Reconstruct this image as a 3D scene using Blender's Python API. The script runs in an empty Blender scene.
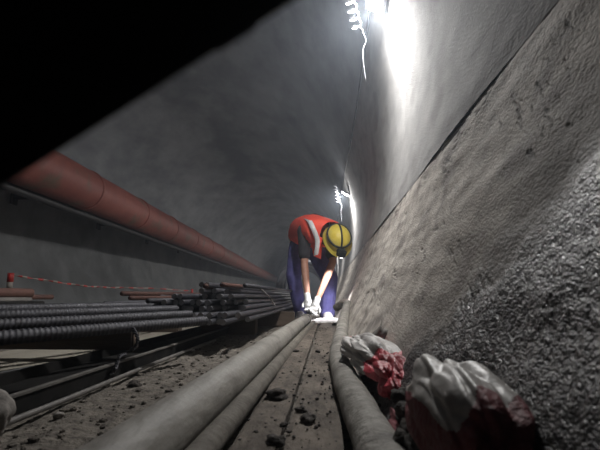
import bpy, bmesh, math, random
from mathutils import Vector, Matrix, noise
R_ = random.Random(7)
SC = bpy.context.scene
COL = SC.collection
H = 0.25                      # camera height above the floor
F = 433.0                     # focal length in pixels of the 600x450 frame
PITCH = math.atan(71/433.0); YAW = math.atan(25/433.0*math.cos(PITCH))
CAM = Vector((0, 0, H))
Fw = Vector((-math.sin(YAW)*math.cos(PITCH), math.cos(YAW)*math.cos(PITCH), math.sin(PITCH)))
Rt = Vector((math.cos(YAW), math.sin(YAW), 0)); Up = Rt.cross(Fw)

def ray(px, py): return ((px-300)/F*Rt + (225-py)/F*Up + Fw)
def at(px, py, y):            # point seen at the pixel, y metres down the tunnel
    d = ray(px, py); return CAM + d*(y/d.y)
def gz(px, py, z=0.0):        # point seen at the pixel, at height z
    d = ray(px, py); return CAM + d*((z-H)/d.z)
def sstep(a, b, x):
    t = max(0., min(1., (x-a)/(b-a))); return t*t*(3-2*t)
def N(x, y, z): return noise.noise(Vector((x, y, z)))

# ------------------------------------------------------------------ materials
def mat(name, c1, c2=None, scale=8, rough=.85, bump=.0, bscale=60, metal=0, emit=None, estr=0, stretch=(1, 1, 1), detail=6, c3=None, s3=3, lo=.35, hi=.65, spec=.5):
    m = bpy.data.materials.new(name); m.use_nodes = True
    nt = m.node_tree; nd = nt.nodes; L = nt.links
    b = nd['Principled BSDF']; b.inputs['Roughness'].default_value = rough
    b.inputs['Metallic'].default_value = metal
    b.inputs['Specular IOR Level'].default_value = spec
    b.inputs['Base Color'].default_value = (*c1, 1)
    tc = nd.new('ShaderNodeTexCoord'); mp = nd.new('ShaderNodeMapping')
    mp.inputs['Scale'].default_value = stretch
    L.new(tc.outputs['Object'], mp.inputs['Vector'])
    if c2:
        n = nd.new('ShaderNodeTexNoise'); n.inputs['Scale'].default_value = scale; n.inputs['Detail'].default_value = detail
        n.inputs['Roughness'].default_value = .62
        L.new(mp.outputs[0], n.inputs['Vector'])
        r = nd.new('ShaderNodeValToRGB'); r.color_ramp.elements[0].position = lo; r.color_ramp.elements[1].position = hi
        r.color_ramp.elements[0].color = (*c1, 1); r.color_ramp.elements[1].color = (*c2, 1)
        L.new(n.outputs[0], r.inputs[0]); out = r.outputs[0]
        if c3:
            n3 = nd.new('ShaderNodeTexNoise'); n3.inputs['Scale'].default_value = s3; n3.inputs['Detail'].default_value = 5
            L.new(mp.outputs[0], n3.inputs['Vector'])
            r3 = nd.new('ShaderNodeValToRGB'); r3.color_ramp.elements[0].position = .52; r3.color_ramp.elements[1].position = .68
            L.new(n3.outputs[0], r3.inputs[0])
            mx = nd.new('ShaderNodeMix'); mx.data_type = 'RGBA'
            L.new(r3.outputs[0], mx.inputs[0]); L.new(out, mx.inputs[6]); mx.inputs[7].default_value = (*c3, 1)
            out = mx.outputs[2]
        L.new(out, b.inputs['Base Color'])
    if bump:
        n2 = nd.new('ShaderNodeTexNoise'); n2.inputs['Scale'].default_value = bscale; n2.inputs['Detail'].default_value = 8
        L.new(mp.outputs[0], n2.inputs['Vector'])
        bp = nd.new('ShaderNodeBump'); bp.inputs['Strength'].default_value = bump; bp.inputs['Distance'].default_value = .01
        L.new(n2.outputs[0], bp.inputs['Height']); L.new(bp.outputs[0], b.inputs['Normal'])
    if emit:
        b.inputs['Emission Color'].default_value = (*emit, 1); b.inputs['Emission Strength'].default_value = estr
    return m

M = {}
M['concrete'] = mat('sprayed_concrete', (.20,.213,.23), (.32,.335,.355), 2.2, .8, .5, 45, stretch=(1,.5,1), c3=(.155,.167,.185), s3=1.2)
M['left'] = mat('left_wall_shaded_concrete', (.10,.105,.108), (.165,.172,.175), 2.0, .85, .5, 40, c3=(.08,.084,.086), s3=1.3)  # darker copy of the concrete, with the unlit side's shade in its colour
M['render'] = mat('smooth_grey_render', (.31,.305,.30), (.41,.40,.39), 9, .9, .30, 130, spec=.15, stretch=(1,.5,1), c3=(.26,.252,.245), s3=5)
M['mud'] = mat('dry_mud', (.055,.046,.038), (.20,.178,.15), 28, .95, .9, 110, c3=(.11,.096,.08), s3=7)
M['plank'] = mat('muddy_plank', (.055,.044,.034), (.19,.16,.13), 24, .9, .7, 90, stretch=(1,.35,1), c3=(.075,.06,.048), s3=11)
M['board'] = mat('pale_board', (.20,.185,.15), (.29,.265,.22), 6, .85, .3, 40, stretch=(1,.15,1))
M['pvc'] = mat('dusty_grey_pipe', (.21,.20,.18), (.31,.295,.265), 14, .6, .35, 60, stretch=(1,.5,1), c3=(.13,.12,.105), s3=8)
M['hose'] = mat('muddy_hose', (.15,.14,.12), (.30,.285,.255), 22, .75, .5, 70, c3=(.11,.10,.09), s3=14)
M['redpipe'] = mat('faded_red_paint', (.19,.053,.042), (.255,.078,.058), 4, .6, .2, 30, c3=(.13,.085,.06), s3=3.5)
M['steel'] = mat('dark_steel', (.022,.022,.027), (.05,.05,.06), 30, .6, .15, 80, metal=.3)
M['steel_end'] = mat('cut_steel', (.30,.30,.31), (.42,.42,.43), 60, .5, metal=.3)
M['rust'] = mat('rusty_steel', (.055,.022,.016), (.10,.040,.028), 20, .75, .3, 80)
M['channel'] = mat('black_steel', (.006,.006,.006), (.016,.015,.014), 20, .9, spec=.1)
M['edge'] = mat('worn_steel', (.07,.065,.06), (.13,.12,.11), 20, .6)
M['timber'] = mat('dark_timber', (.055,.038,.027), (.10,.072,.052), 8, .85, .5, 50, stretch=(.2,1,1))
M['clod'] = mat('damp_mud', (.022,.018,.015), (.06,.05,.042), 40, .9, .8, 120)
M['stone'] = mat('grey_stone', (.13,.12,.11), (.24,.22,.2), 20, .9, .5, 60)
M['black'] = mat('black_rubber', (.004,.004,.005), (.008,.008,.01), 20, .75, spec=.2)
M['worn_glint'] = mat('worn_edge_highlight', (.15,.155,.17), (.2,.2,.22), 60, .6)  # pale sliver: worn edge with its highlight painted in
M['sackw'] = mat('white_woven_plastic', (.42,.40,.385), (.60,.58,.56), 14, .42, .5, 130, c3=(.26,.24,.22), s3=9)
M['sackr'] = mat('red_woven_plastic', (.50,.035,.055), (.62,.07,.10), 14, .4, .5, 130, c3=(.30,.03,.04), s3=9)
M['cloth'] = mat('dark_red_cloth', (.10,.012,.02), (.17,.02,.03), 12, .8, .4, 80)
M['skin'] = mat('brown_skin', (.34,.17,.115), (.42,.215,.15), 10, .55)
M['vest'] = mat('orange_red_mesh', (.92,.075,.045), (.98,.11,.06), 10, .7, .3, 90)
M['reflect'] = mat('silver_reflective_tape', (.62,.63,.64), (.75,.76,.77), 30, .35)
M['jeans'] = mat('blue_denim', (.055,.052,.17), (.10,.095,.27), 14, .9, .3, 120)
M['shirt'] = mat('black_shirt', (.018,.018,.022), (.03,.03,.035), 14, .9, .3, 60)
M['glove'] = mat('pale_work_glove', (.46,.46,.45), (.62,.62,.60), 30, .9, .4, 120)
M['boot'] = mat('dusty_boot', (.42,.40,.42), (.58,.56,.56), 25, .7, .3, 80)
M['sole'] = mat('boot_sole', (.05,.045,.04), None, rough=.9)
M['helmet'] = mat('yellow_helmet', (.62,.47,.055), (.72,.58,.10), 12, .38, c3=(.42,.34,.12), s3=6)
M['strap'] = mat('black_strap', (.015,.02,.018), None, rough=.7)
M['hair'] = mat('black_hair', (.01,.009,.008), None, rough=.6)
M['lamp'] = mat('lamp_glass', (.9,.9,.9), None, emit=(1,.98,.98), estr=60)
M['headlamp'] = mat('headlamp_glass', (.9,.9,.9), None, emit=(1,.98,1), estr=4)
M['alu'] = mat('lamp_housing', (.35,.36,.38), None, rough=.4, metal=.7)
M['cable'] = mat('white_cable', (.30,.31,.34), None, rough=.5)
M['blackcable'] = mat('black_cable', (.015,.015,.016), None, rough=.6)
M['greyhose'] = mat('grey_blue_hose', (.20,.22,.26), (.28,.30,.34), 8, .6)
M['postred'] = mat('red_plastic', (.40,.02,.015), None, rough=.5)
M['postwhite'] = mat('white_plastic', (.28,.25,.22), None, rough=.6)
M['white'] = mat('dusted_cement', (.62,.60,.60), (.78,.76,.75), 18, .8, .4, 60)
M['eye'] = mat('eye_white', (.6,.6,.58), None, rough=.3)
M['lips'] = mat('lips', (.26,.10,.08), None, rough=.5)

def attr_wall():               # lower right wall: tan concrete + wet aggregate where the 'grit' attribute is 1
    m = mat('tan_rough_concrete', (.36,.325,.285), (.58,.535,.48), 20, .85, .5, 170, stretch=(1,.6,1), c3=(.24,.215,.195), s3=8)
    nt = m.node_tree; nd = nt.nodes; L = nt.links; b = nd['Principled BSDF']
    src = b.inputs['Base Color'].links[0].from_socket
    a = nd.new('ShaderNodeAttribute'); a.attribute_name = 'grit'
    a2 = nd.new('ShaderNodeAttribute'); a2.attribute_name = 'crack'
    v = nd.new('ShaderNodeTexVoronoi'); v.inputs['Scale'].default_value = 260
    tc = nd['Texture Coordinate']; L.new(tc.outputs['Object'], v.inputs['Vector'])
    sep = nd.new('ShaderNodeSeparateColor'); L.new(v.outputs['Color'], sep.inputs[0])
    rp = nd.new('ShaderNodeValToRGB'); e = rp.color_ramp.elements
    e[0].color = (.018,.016,.015,1); e[0].position = .5; e[1].color = (.115,.105,.10,1); e[1].position = 1
    L.new(sep.outputs[0], rp.inputs[0])
    mx = nd.new('ShaderNodeMix'); mx.data_type = 'RGBA'
    L.new(a.outputs['Fac'], mx.inputs[0]); L.new(src, mx.inputs[6]); L.new(rp.outputs[0], mx.inputs[7])
    mx2 = nd.new('ShaderNodeMix'); mx2.data_type = 'RGBA'
    L.new(a2.outputs['Fac'], mx2.inputs[0]); L.new(mx.outputs[2], mx2.inputs[6]); mx2.inputs[7].default_value = (.045,.04,.036,1)
    L.new(mx2.outputs[2], b.inputs['Base Color'])
    v2 = nd.new('ShaderNodeTexVoronoi'); v2.inputs['Scale'].default_value = 330; L.new(tc.outputs['Object'], v2.inputs['Vector'])
    mu = nd.new('ShaderNodeMath'); mu.operation = 'MULTIPLY'; L.new(v2.outputs['Distance'], mu.inputs[0]); L.new(a.outputs['Fac'], mu.inputs[1])
    bp = nd.new('ShaderNodeBump'); bp.invert = True; bp.inputs['Strength'].default_value = .6; b.inputs['Specular IOR Level'].default_value = .35; bp.inputs['Distance'].default_value = .003
    L.new(mu.outputs[0], bp.inputs['Height']); L.new(b.inputs['Normal'].links[0].from_socket, bp.inputs['Normal']); L.new(bp.outputs[0], b.inputs['Normal'])
    mr = nd.new('ShaderNodeMapRange'); mr.inputs['To Min'].default_value = .85; mr.inputs['To Max'].default_value = .36
    L.new(a.outputs['Fac'], mr.inputs['Value']); L.new(mr.outputs[0], b.inputs['Roughness'])
    return m
M['wallR'] = attr_wall()

# ------------------------------------------------------------------ object helpers
def tag(o, label=None, cat=None, group=None, kind=None):
    if label: o['label'] = label
    if cat: o['category'] = cat
    if group: o['group'] = group
    if kind: o['kind'] = kind
    return o
def finish(me, smooth):
    if smooth:
        for p in me.polygons: p.use_smooth = True
def obj(name, bm, m, parent=None, smooth=True, world=True):
    """links a bmesh as one object; geometry is given in world space and moved under its parent"""
    me = bpy.data.meshes.new(name)
    if parent is not None and world:
        bm.transform(parent_world(parent).inverted())
    bm.normal_update(); bm.to_mesh(me); bm.free(); finish(me, smooth)
    for x in (m if isinstance(m, (list, tuple)) else [m]): me.materials.append(x)
    o = bpy.data.objects.new(name, me); COL.objects.link(o)
    if parent is not None: o.parent = parent
    return o
def parent_world(p):
    w = p.matrix_basis.copy()
    q = p.parent
    while q is not None: w = q.matrix_basis @ w; q = q.parent
    return w
def empty(name, loc, label, cat, group=None):
    o = bpy.data.objects.new(name, None); COL.objects.link(o); o.location = loc; o.empty_display_size = .05
    return tag(o, label, cat, group)
def box(bm, c, s, rot=None, bev=0):
    r = bmesh.ops.create_cube(bm, size=1)
    mt = Matrix.Translation(c) @ (rot.to_4x4() if rot else Matrix()) @ Matrix.Diagonal((*s, 1))
    bmesh.ops.transform(bm, matrix=mt, verts=r['verts'])
    if bev:
        es = list({e for v in r['verts'] for e in v.link_edges})
        bmesh.ops.bevel(bm, geom=es, offset=bev, segments=2, affect='EDGES')
    return bm
def frame(t):
    t = t.normalized(); a = Vector((0,0,1)) if abs(t.z) < .95 else Vector((1,0,0))
    u = t.cross(a).normalized(); return u, u.cross(t)
def smooth_path(pts, n):
    P = [Vector(p) for p in pts]; out = []
    for i in range(len(P)-1):
        p0 = P[max(i-1,0)]; p1 = P[i]; p2 = P[i+1]; p3 = P[min(i+2,len(P)-1)]
        for k in range(n):
            t = k/n
            out.append(.5*((2*p1)+(-p0+p2)*t+(2*p0-5*p1+4*p2-p3)*t*t+(-p0+3*p1-3*p2+p3)*t**3))
    out.append(P[-1]); return out
def tube(bm, pts, r, n=12, cap=True, wob=0, inner=0):
    """r: number or list; returns nothing. cap closes the ends (or rims them when inner>0)"""
    pts = [Vector(p) for p in pts]; rings = []; u = None
    for i, p in enumerate(pts):
        t = (pts[min(i+1,len(pts)-1)]-pts[max(i-1,0)]).normalized()
        if u is None: u, v = frame(t)
        else: u = (u-t*u.dot(t)).normalized(); v = u.cross(t)
        rr = r[i] if isinstance(r, (list, tuple)) else r
        ring = []
        for k in range(n):
            a = 2*math.pi*k/n; q = rr
            if wob: q = rr*(1+wob*N(p.x*9+math.cos(a), p.y*9, p.z*9+math.sin(a)))
            ring.append(bm.verts.new(p+u*math.cos(a)*q+v*math.sin(a)*q))
        rings.append(ring)
    for i in range(len(rings)-1):
        for k in range(n):
            bm.faces.new((rings[i][k], rings[i][(k+1)%n], rings[i+1][(k+1)%n], rings[i+1][k]))
    if cap:
        for ring, p, rv in ((rings[0], pts[0], False), (rings[-1], pts[-1], True)):
            if inner:
                d = (pts[1]-pts[0]).normalized()*.06 if not rv else (pts[-2]-pts[-1]).normalized()*.06
                a = [bm.verts.new(p+(w.co-p)*inner) for w in ring]; b = [bm.verts.new(w.co+d) for w in a]
                for k in range(n):
                    bm.faces.new((ring[k], ring[(k+1)%n], a[(k+1)%n], a[k])); bm.faces.new((a[k], a[(k+1)%n], b[(k+1)%n], b[k]))
                bm.faces.new(b)
            else: bm.faces.new(ring if not rv else ring[::-1])
    bmesh.ops.recalc_face_normals(bm, faces=bm.faces[:])
    return bm
def BM(): return bmesh.new()
def copy_tree(o, parent=None):
    c = o.copy(); COL.objects.link(c); c.parent = parent
    for ch in [x for x in bpy.data.objects if x.parent == o]: copy_tree(ch, c)
    return c
def rock(bm, c, r, seed, sq=(1,1,.7), sub=3, amp=.35):
    q = bmesh.ops.create_icosphere(bm, subdivisions=sub, radius=1)
    for v in q['verts']:
        n = N(v.co.x*1.3+seed*7.1, v.co.y*1.3, v.co.z*1.3)+.5*N(v.co.x*3+seed, v.co.y*3, v.co.z*3+9)
        d = v.co*(1+amp*n); v.co = Vector(c)+Vector((d.x*sq[0], d.y*sq[1], d.z*sq[2]))*r
    return bm

# ------------------------------------------------------------------ tunnel shell
TC = Vector((-1.85, 0, 1.30)); TR = 2.34
def bend(y): return -max(0., y-34)**2/(2*60.)
def circ(th, y, rad=TR): return Vector((TC.x+math.cos(th)*rad+bend(y), y, TC.z+math.sin(th)*rad))
def spaced(a, b, fn):
    out = [a]
    while out[-1] < b: out.append(min(b, out[-1]+fn(out[-1])))
    return out
def shell(name, th0, th1, dth, ys, disp, m, label, attrs=None):
    ths = [th0+(th1-th0)*i/dth for i in range(dth+1)]
    vs = []; gr = []; ck = []
    for y in ys:
        for th in ths:
            p = circ(th, y); r = disp(p, th); g = c = 0
            if isinstance(r, tuple): r, g, c = r
            vs.append(circ(th, y, TR-r)); gr.append(g); ck.append(c)
    n = dth+1
    fs = [(i*n+k, i*n+k+1, (i+1)*n+k+1, (i+1)*n+k) for i in range(len(ys)-1) for k in range(dth)]
    me = bpy.data.meshes.new(name); me.from_pydata(vs, [], fs); me.update(); finish(me, True)
    if attrs:
        a = me.attributes.new('grit', 'FLOAT', 'POINT'); a.data.foreach_set('value', gr)
        a = me.attributes.new('crack', 'FLOAT', 'POINT'); a.data.foreach_set('value', ck)
    me.materials.append(m)
    o = bpy.data.objects.new(name, me); COL.objects.link(o)
    return tag(o, label, kind='structure')

TH_F = math.asin(-1.36/2.34)               # just below the floor on the right
TH_S = math.asin((.798-1.30)/2.34)         # the seam
def d_low(p, th):
    x, y, z = p.x, p.y, p.z
    s = (th-TH_F)*TR                       # metres up the wall
    big = .008*N(y*1.6, s*5, 3.1)+.0035*N(y*4, s*18, 8)
    fine = .0004*N(y*22, s*50, 1)+.0005*N(y*110, s*120, 5)+.0012*N(y*9, s*14, 15)
    # ledges that climb obliquely
    q = s-.16*y+.05*N(y*3, s*4, 12)
    ly = math.log(max(y, .1)); led = N(ly*13, q*60/max(y,.35)**.8, 4.4)+.6*N(ly*40, q*170/max(y,.4)**.6, 6)
    cr = .8*sstep(.38, .62, led)
    cr = max(cr, sstep(.15,.5,N(ly*30, s*60, 9))*(1-sstep(.01,.07,TH_S-th)))*sstep(-.05, .25, N(y*3.3, s*6, 20))
    g = 1-sstep(.60, .86, y+1.55*(z-.25)+.16*N(y*6, s*8, 31)+.05*N(y*25, s*30, 2))
    gd = 0
    if g > 0:
        v = noise.voronoi(Vector((y*250, s*250, 3)))[0][0]
        gd = g*(.0028*(.7-v)+.0014*N(y*60, s*60, 7)+.006*N(y*9, s*9, 3)+.008)
    seam = sstep(TH_S-.012, TH_S, th)
    wet = (1-sstep(.72, 1.25, y+1.55*(z-.25)+.2*N(y*3, s*4, 31)+.12*N(y*9, s*20, 30)))*(1-g)
    return (big+fine-.0028*cr+gd-.004*seam, g, min(1, max(cr*.7, .58*wet)+.9*sstep(TH_S-.0035, TH_S-.001, th)*sstep(-.25,.15,N(y*8,2,3))))
ysR = spaced(.12, 70, lambda y: .003 if y < 1.05 else (.003+(y-1.05)*.02 if y < 3 else .04+(y-3)*.06))
ysR = [-3, -1.5, -.6, -.2] + ysR
shell('wall_right', TH_F-.02, TH_S, 330, ysR, d_low, M['wallR'], 'rough tan lower tunnel wall with wet aggregate close to the camera', True)
def d_up(p, th):
    y = p.y; s = (th-TH_S)*TR
    e = 1-sstep(0, .03, s-.006*N(y*9, 0, 5)-.004)
    rough = .004*max(0, N(y*7, s*22, 2))*(1-sstep(.05, .3, s))
    return .009*N(y*1.1, s*2, 9)+.0010*N(y*3, s*14, 1)+.002*N(y*30, s*40, 1)*(1-sstep(.0, .2, s))+.0045*(1-.7*e)+rough
ys2 = spaced(-3, 70, lambda y: .03 if 0 < y < 3 else (.08 if y < 8 else .5))
TH_L = math.atan2(2.05-1.30, 2.2)
th_top = math.radians(21)  # tone break set on the lamp line, drawing the light's edge in colour
shell('wall_right_upper', TH_S-.004, th_top, 60, ys2, d_up, M['render'], 'smooth pale grey upper tunnel wall under the lamps')
ys3 = spaced(-3, 70, lambda y: .06 if y < 8 else .5)
def d_ceil(p, th):
    y = p.y; s = th*TR
    ring = .010*math.sin(y*2*math.pi/1.2)
    return .03*N(y*.9, s*.9, 3)+.014*N(y*3, s*3, 7)+.004*N(y*11, s*11, 7)+ring*.6
shell('ceiling', th_top, math.radians(165), 180, ys3, d_ceil, M['concrete'], 'dark grey sprayed concrete tunnel vault')
shell('wall_left', math.radians(165), math.pi+.66, 60, ys3, d_ceil, M['left'], 'tunnel wall on the far side, its lack of light put into a dark colour')
def end_wall(name, y):
    bm = BM(); ring = [bm.verts.new(circ(2*math.pi*k/48, y, TR+.05)) for k in range(48)]; bm.faces.new(ring)
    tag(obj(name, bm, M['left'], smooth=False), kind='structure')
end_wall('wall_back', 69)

# floor
def floor_h(x, y):
    h = .005*N(x*6, y*6, 0)+.004*N(x*18, y*18, 3)+.003*N(x*45, y*45, 5)
    h += .012*max(0, N(x*9, y*7, 11))*(1-sstep(-.35, -.2, x))          # lumps left of the pipes
    h += .015*sstep(-.62, -.3, x)*(1-sstep(-.3,-.22,x))*0
    return h-.006
xs = spaced(-3.95, .16, lambda x: .05 if x < -1.6 else (.02 if x < -.9 else .008))
ysf = spaced(-3, 70, lambda y: .2 if y < .1 else (.008 if y < 1.6 else (.008+(y-1.6)*.012 if y < 6 else .06+(y-6)*.04)))
vs = [(x+bend(y), y, floor_h(x, y)) for y in ysf for x in xs]; n = len(xs)
fs = [(i*n+k, i*n+k+1, (i+1)*n+k+1, (i+1)*n+k) for i in range(len(ysf)-1) for k in range(n-1)]
me = bpy.data.meshes.new('floor'); me.from_pydata(vs, [], fs); me.update(); finish(me, True); me.materials.append(M['mud'])
fl = bpy.data.objects.new('floor', me); COL.objects.link(fl); tag(fl, 'muddy grey-brown tunnel floor', kind='structure')

# loose grit on the floor left of the pipes (uncountable)
bm = BM()
for i in range(900):
    y = .55+R_.random()**1.6*2.6; x = -.63+R_.random()*.36
    r = .0018+R_.random()**3*.007
    q = bmesh.ops.create_icosphere(bm, subdivisions=1, radius=r)
    s = (R_.uniform(.7,1.4), R_.uniform(.7,1.4), .7)
    for v in q['verts']: v.co = Vector((x+v.co.x*s[0], y+v.co.y*s[1], floor_h(x, y)+r*.3+v.co.z*s[2]))
tag(obj('loose_grit', bm, M['mud'], smooth=False), 'loose grit and crumbs scattered over the muddy floor', 'grit', kind='stuff')

bm = BM()
for i in range(700):
    y = .5+R_.random()**1.5*2.8; x = -.145+R_.random()*.160+.02*y/3
    r = .0007+R_.random()**4*.0035
    q = bmesh.ops.create_icosphere(bm, subdivisions=1, radius=r)
    for v in q['verts']: v.co = Vector((x+v.co.x, y+v.co.y*1.4, .0235+v.co.z*.8))
tag(obj('mud_crumbs', bm, M['clod'], smooth=False), 'fine dark mud crumbs sprinkled over the planks', 'mud crumbs', kind='stuff')

# ------------------------------------------------------------------ planks, pipes, hose
def plank(name, x0, x1, y0, y1, z0, z1, m, label, grp=None, dx=0):
    bm = BM(); nx, ny = 10, 90; vs = {}
    for j in range(ny+1):
        y = y0+(y1-y0)*j/ny; off = dx*j/ny
        for i in range(nx+1):
            x = x0+(x1-x0)*i/nx
            vs[i,j] = bm.verts.new((x+off+.002*N(i*3, y*9, 2)*(i in (0,nx)), y, z1-.003*(i in (0,nx))+.0025*N(x*40, y*12, 2)))
    for j in range(ny):
        for i in range(nx): bm.faces.new((vs[i,j], vs[i+1,j], vs[i+1,j+1], vs[i,j+1]))
    be = [e for e in bm.edges if e.is_boundary]
    r = bmesh.ops.extrude_edge_only(bm, edges=be)
    nv = [g for g in r['geom'] if isinstance(g, bmesh.types.BMVert)]
    for v in nv: v.co.z = z0
    be = [e for e in bm.edges if e.is_boundary]; bmesh.ops.holes_fill(bm, edges=be)
    bmesh.ops.recalc_face_normals(bm, faces=bm.faces[:])
    return tag(obj(name, bm, m, smooth=False), label, 'plank', grp)
plank('timber_plank', -.150, -.080, .25, 3.75, .004, .024, M['plank'], 'muddy plank along the tunnel, the one beside the grey pipes', dx=.02)
plank('timber_plank', -.073, .022, .25, 3.75, .004, .021, M['plank'], 'muddy plank along the tunnel, the one beside the bent hose', dx=.035)
plank('timber_plank', -1.42, -.885, .3, 4.5, .003, .012, M['board'], 'wide pale board lying under the ribbed steel bars')

e = empty('drain_pipe', (-.25, .3, .05), 'long thick dusty grey pipe running to the worker\'s hands', 'pipe')
pA = [(-.262, .2, .044), (-.246, .8, .044), (-.215, 2.2, .045), (-.170, 3.9, .046)]
bm = BM(); tube(bm, smooth_path(pA, 12), .045, 28, inner=.86); obj('pipe_wall', bm, M['pvc'], e)
bm = BM(); d = (Vector(pA[-1])-Vector(pA[-2])).normalized(); tube(bm, [Vector(pA[-1])-d*.10, Vector(pA[-1])-d*.003], .049, 28); obj('socket', bm, M['pvc'], e)
bm = BM(); tube(bm, smooth_path([(-.192, .2, .022), (-.180, .8, .022), (-.147, 2.2, .022), (-.102, 3.8, .022)], 10), .0215, 16, inner=.8)
M['thinpipe'] = mat('shaded_brown_pipe', (.09,.08,.066), (.17,.155,.13), 18, .85, .4, 70)  # brownish pipe, darkened so the colour holds its shadow side
tag(obj('thin_pipe', bm, M['thinpipe']), 'thinner grey pipe tucked along the right of the thick one', 'pipe')

hp = [(.085,.15,.032),(.082,.35,.033), tuple(gz(379,452,.037)), tuple(gz(361,412,.037)), tuple(gz(346,381,.037)), tuple(gz(338.5,357,.038)), tuple(at(340,343,1.84)),
      tuple(at(343,322,2.65)), tuple(at(346,309,3.4)), tuple(at(347,304,3.65)), tuple(at(342.5,303.5,3.78)), tuple(at(336,308,3.85))]
bm = BM(); tube(bm, smooth_path(hp, 10), .0335, 22, wob=.10, inner=.8)
tag(obj('concrete_hose', bm, M['hose']), 'thick mud-caked bent hose lying against the right wall', 'hose')

# mound of cement at the worker's feet
bm = BM(); bmesh.ops.create_grid(bm, x_segments=60, y_segments=36, size=1)
for v in bm.verts:
    a, b = v.co.x, v.co.y; r2 = a*a+b*b
    h = max(0, 1-r2)**.45*.052*(1+.25*N(a*3, b*3, 1))
    v.co = Vector((.012+a*.195, 4.02+b*.22+.03*a*a, h+.002*N(a*9,b*9,1)))
bmesh.ops.delete(bm, geom=[v for v in bm.verts if ((v.co.x-.012)/.195)**2+((v.co.y-4.05)/.23)**2 > 1.02], context='VERTS')
tag(obj('cement_mound', bm, M['white']), 'pale lit mound of cement in front of the worker\'s boots', 'mound')

# clods
clods = [(278,398,20),(301,411,10),(310,376,5),(276,443,17),(284,425,7),(309,421,15),(256,432,5),(296,352,6),(317,399,4),(318,352,5),(262,415,4),(249,420,4),(266,424,4),(300,384,4),(283,374,4),(322,384,3),(303,399,3),(250,405,3),(291,392,3),(316,427,4),(240,440,4),(270,432,3),(327,362,3),(300,362,3),(289,432,5)]
for i, (px, py, w) in enumerate(clods):
    p = gz(px, py, .023); r = w*.5*p.y/F
    bm = BM(); rock(bm, (p.x, p.y, .022+r*.35), r, i, (1, 1.25, .55), 3 if w > 6 else 2, .55)
    big = {0:'largest damp clod on the muddy planks, angular and almost square', 3:'second largest damp clod, at the near end of the planks', 5:'flat dark clod on the plank nearest the hose'}
    tag(obj('mud_clod', bm, M['clod']), big.get(i, 'small dark clod of damp mud on the muddy planks'), 'clod', 'mud clods on the planks')
for i, (px, py, w, lab) in enumerate([(134,387,12,'dark stone lying on the mud left of the thick pipe'),(35,401,6,'small pale stone near the steel channel'),(58,372+45,9,'mid-sized stone in the mud at the near left'),(190,352,7,'small stone in the mud halfway along the pipe')]):
    p = gz(px, py, 0); r = w*.5*p.y/F; bm = BM(); rock(bm, (p.x, p.y, r*.3), r, i+50, (1.2, 1.1, .7), 3)
    tag(obj('stone', bm, M['clod'] if i == 0 else M['stone']), lab, 'stone', 'stones on the floor')
bm = BM(); p = gz(-14, 425, .02); rock(bm, (p.x, p.y, .038), .046, 77, (.9, .9, .95), 4, .25)
tag(obj('boulder', bm, M['stone']), 'rounded grey boulder cut off by the left picture edge', 'stone')

# ------------------------------------------------------------------ steel channel under the bars
e = empty('steel_channel', (-.75, .4, 0), 'black steel channel lying open side up beside the mud', 'channel')
def strip(x0, x1, z0, z1, y0=.25, y1=3.9):
    b = BM(); box(b, ((x0+x1)/2, (y0+y1)/2, (z0+z1)/2), (x1-x0, y1-y0, z1-z0)); return b
obj('web', strip(-.86, -.64, .008, .014), M['channel'], e, False)
obj('flange', strip(-.648, -.638, .008, .045), M['channel'], e, False)
obj('flange', strip(-.866, -.858, .008, .045), M['channel'], e, False)
obj('flange_edge', strip(-.650, -.634, .045, .050), M['edge'], e, False)
bm = BM(); tube(bm, smooth_path([(-.612,.5,.012),(-.605,1.0,.012),(-.612,1.6,.012),(-.60,2.4,.012)], 8), .007, 8)
tag(obj('thin_rod', bm, M['edge']), 'thin pale rod lying in the mud next to the channel', 'rod')

# ------------------------------------------------------------------ reinforcing bars
def rebar_mesh(name, L, r, pitch, nring, nside, m, rib=.13):
    bm = BM(); rings = []; k = int(L/nring)
    for i in range(k+1):
        y = i*nring; ring = []
        for s in range(nside):
            a = 2*math.pi*s/nside
            ph = ((y+(.35*r*math.cos(a)*1.6))/pitch) % 1.0
            b = max(0, 1-abs(ph-.5)/.24); side = abs(math.sin(a))**.5
            q = r*(1+rib*min(1,b*1.6)*side) if 0 < i < k else r
            if abs(math.cos(a)) > .97: q = r*1.07
            ring.append(bm.verts.new((q*math.cos(a), y, q*math.sin(a))))
        rings.append(ring)
    for i in range(k):
        for s in range(nside):
            bm.faces.new((rings[i][s], rings[i][(s+1)%nside], rings[i+1][(s+1)%nside], rings[i+1][s]))
    for ring in (rings[0][::-1], rings[-1]):
        f = bm.faces.new(ring); f.material_index = 1
    bmesh.ops.recalc_face_normals(bm, faces=bm.faces[:])
    me = bpy.data.meshes.new(name); bm.to_mesh(me); bm.free()
    for p in me.polygons: p.use_smooth = len(p.vertices) == 4
    me.materials.append(m); me.materials.append(M['steel_end']); return me
def bar(me, loc, rz, label, group, rx=0, roll=0, name='steel_bar'):
    o = bpy.data.objects.new(name, me); COL.objects.link(o); o.location = loc
    o.rotation_mode = 'ZXY'
    o.matrix_basis = Matrix.Translation(loc) @ Matrix.Rotation(rz, 4, 'Z') @ Matrix.Rotation(rx, 4, 'X') @ Matrix.Rotation(roll, 4, 'Y')
    return tag(o, label, 'bar', group)
near = rebar_mesh('ribbed_bar_near', 1.24, .0165, .0150, .0025, 20, M['steel'], .16)
SK = -math.radians(21)
spec = [(338, 1.00, 'lowest and nearest of the thick ribbed steel bars crossing at the left'),
        (325.5, 1.13, 'second thick ribbed steel bar, just above the nearest one'),
        (316, 1.27, 'third ribbed steel bar counted from the nearest upward'),
        (309.5, 1.42, 'top ribbed steel bar of the near stack')]
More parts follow.
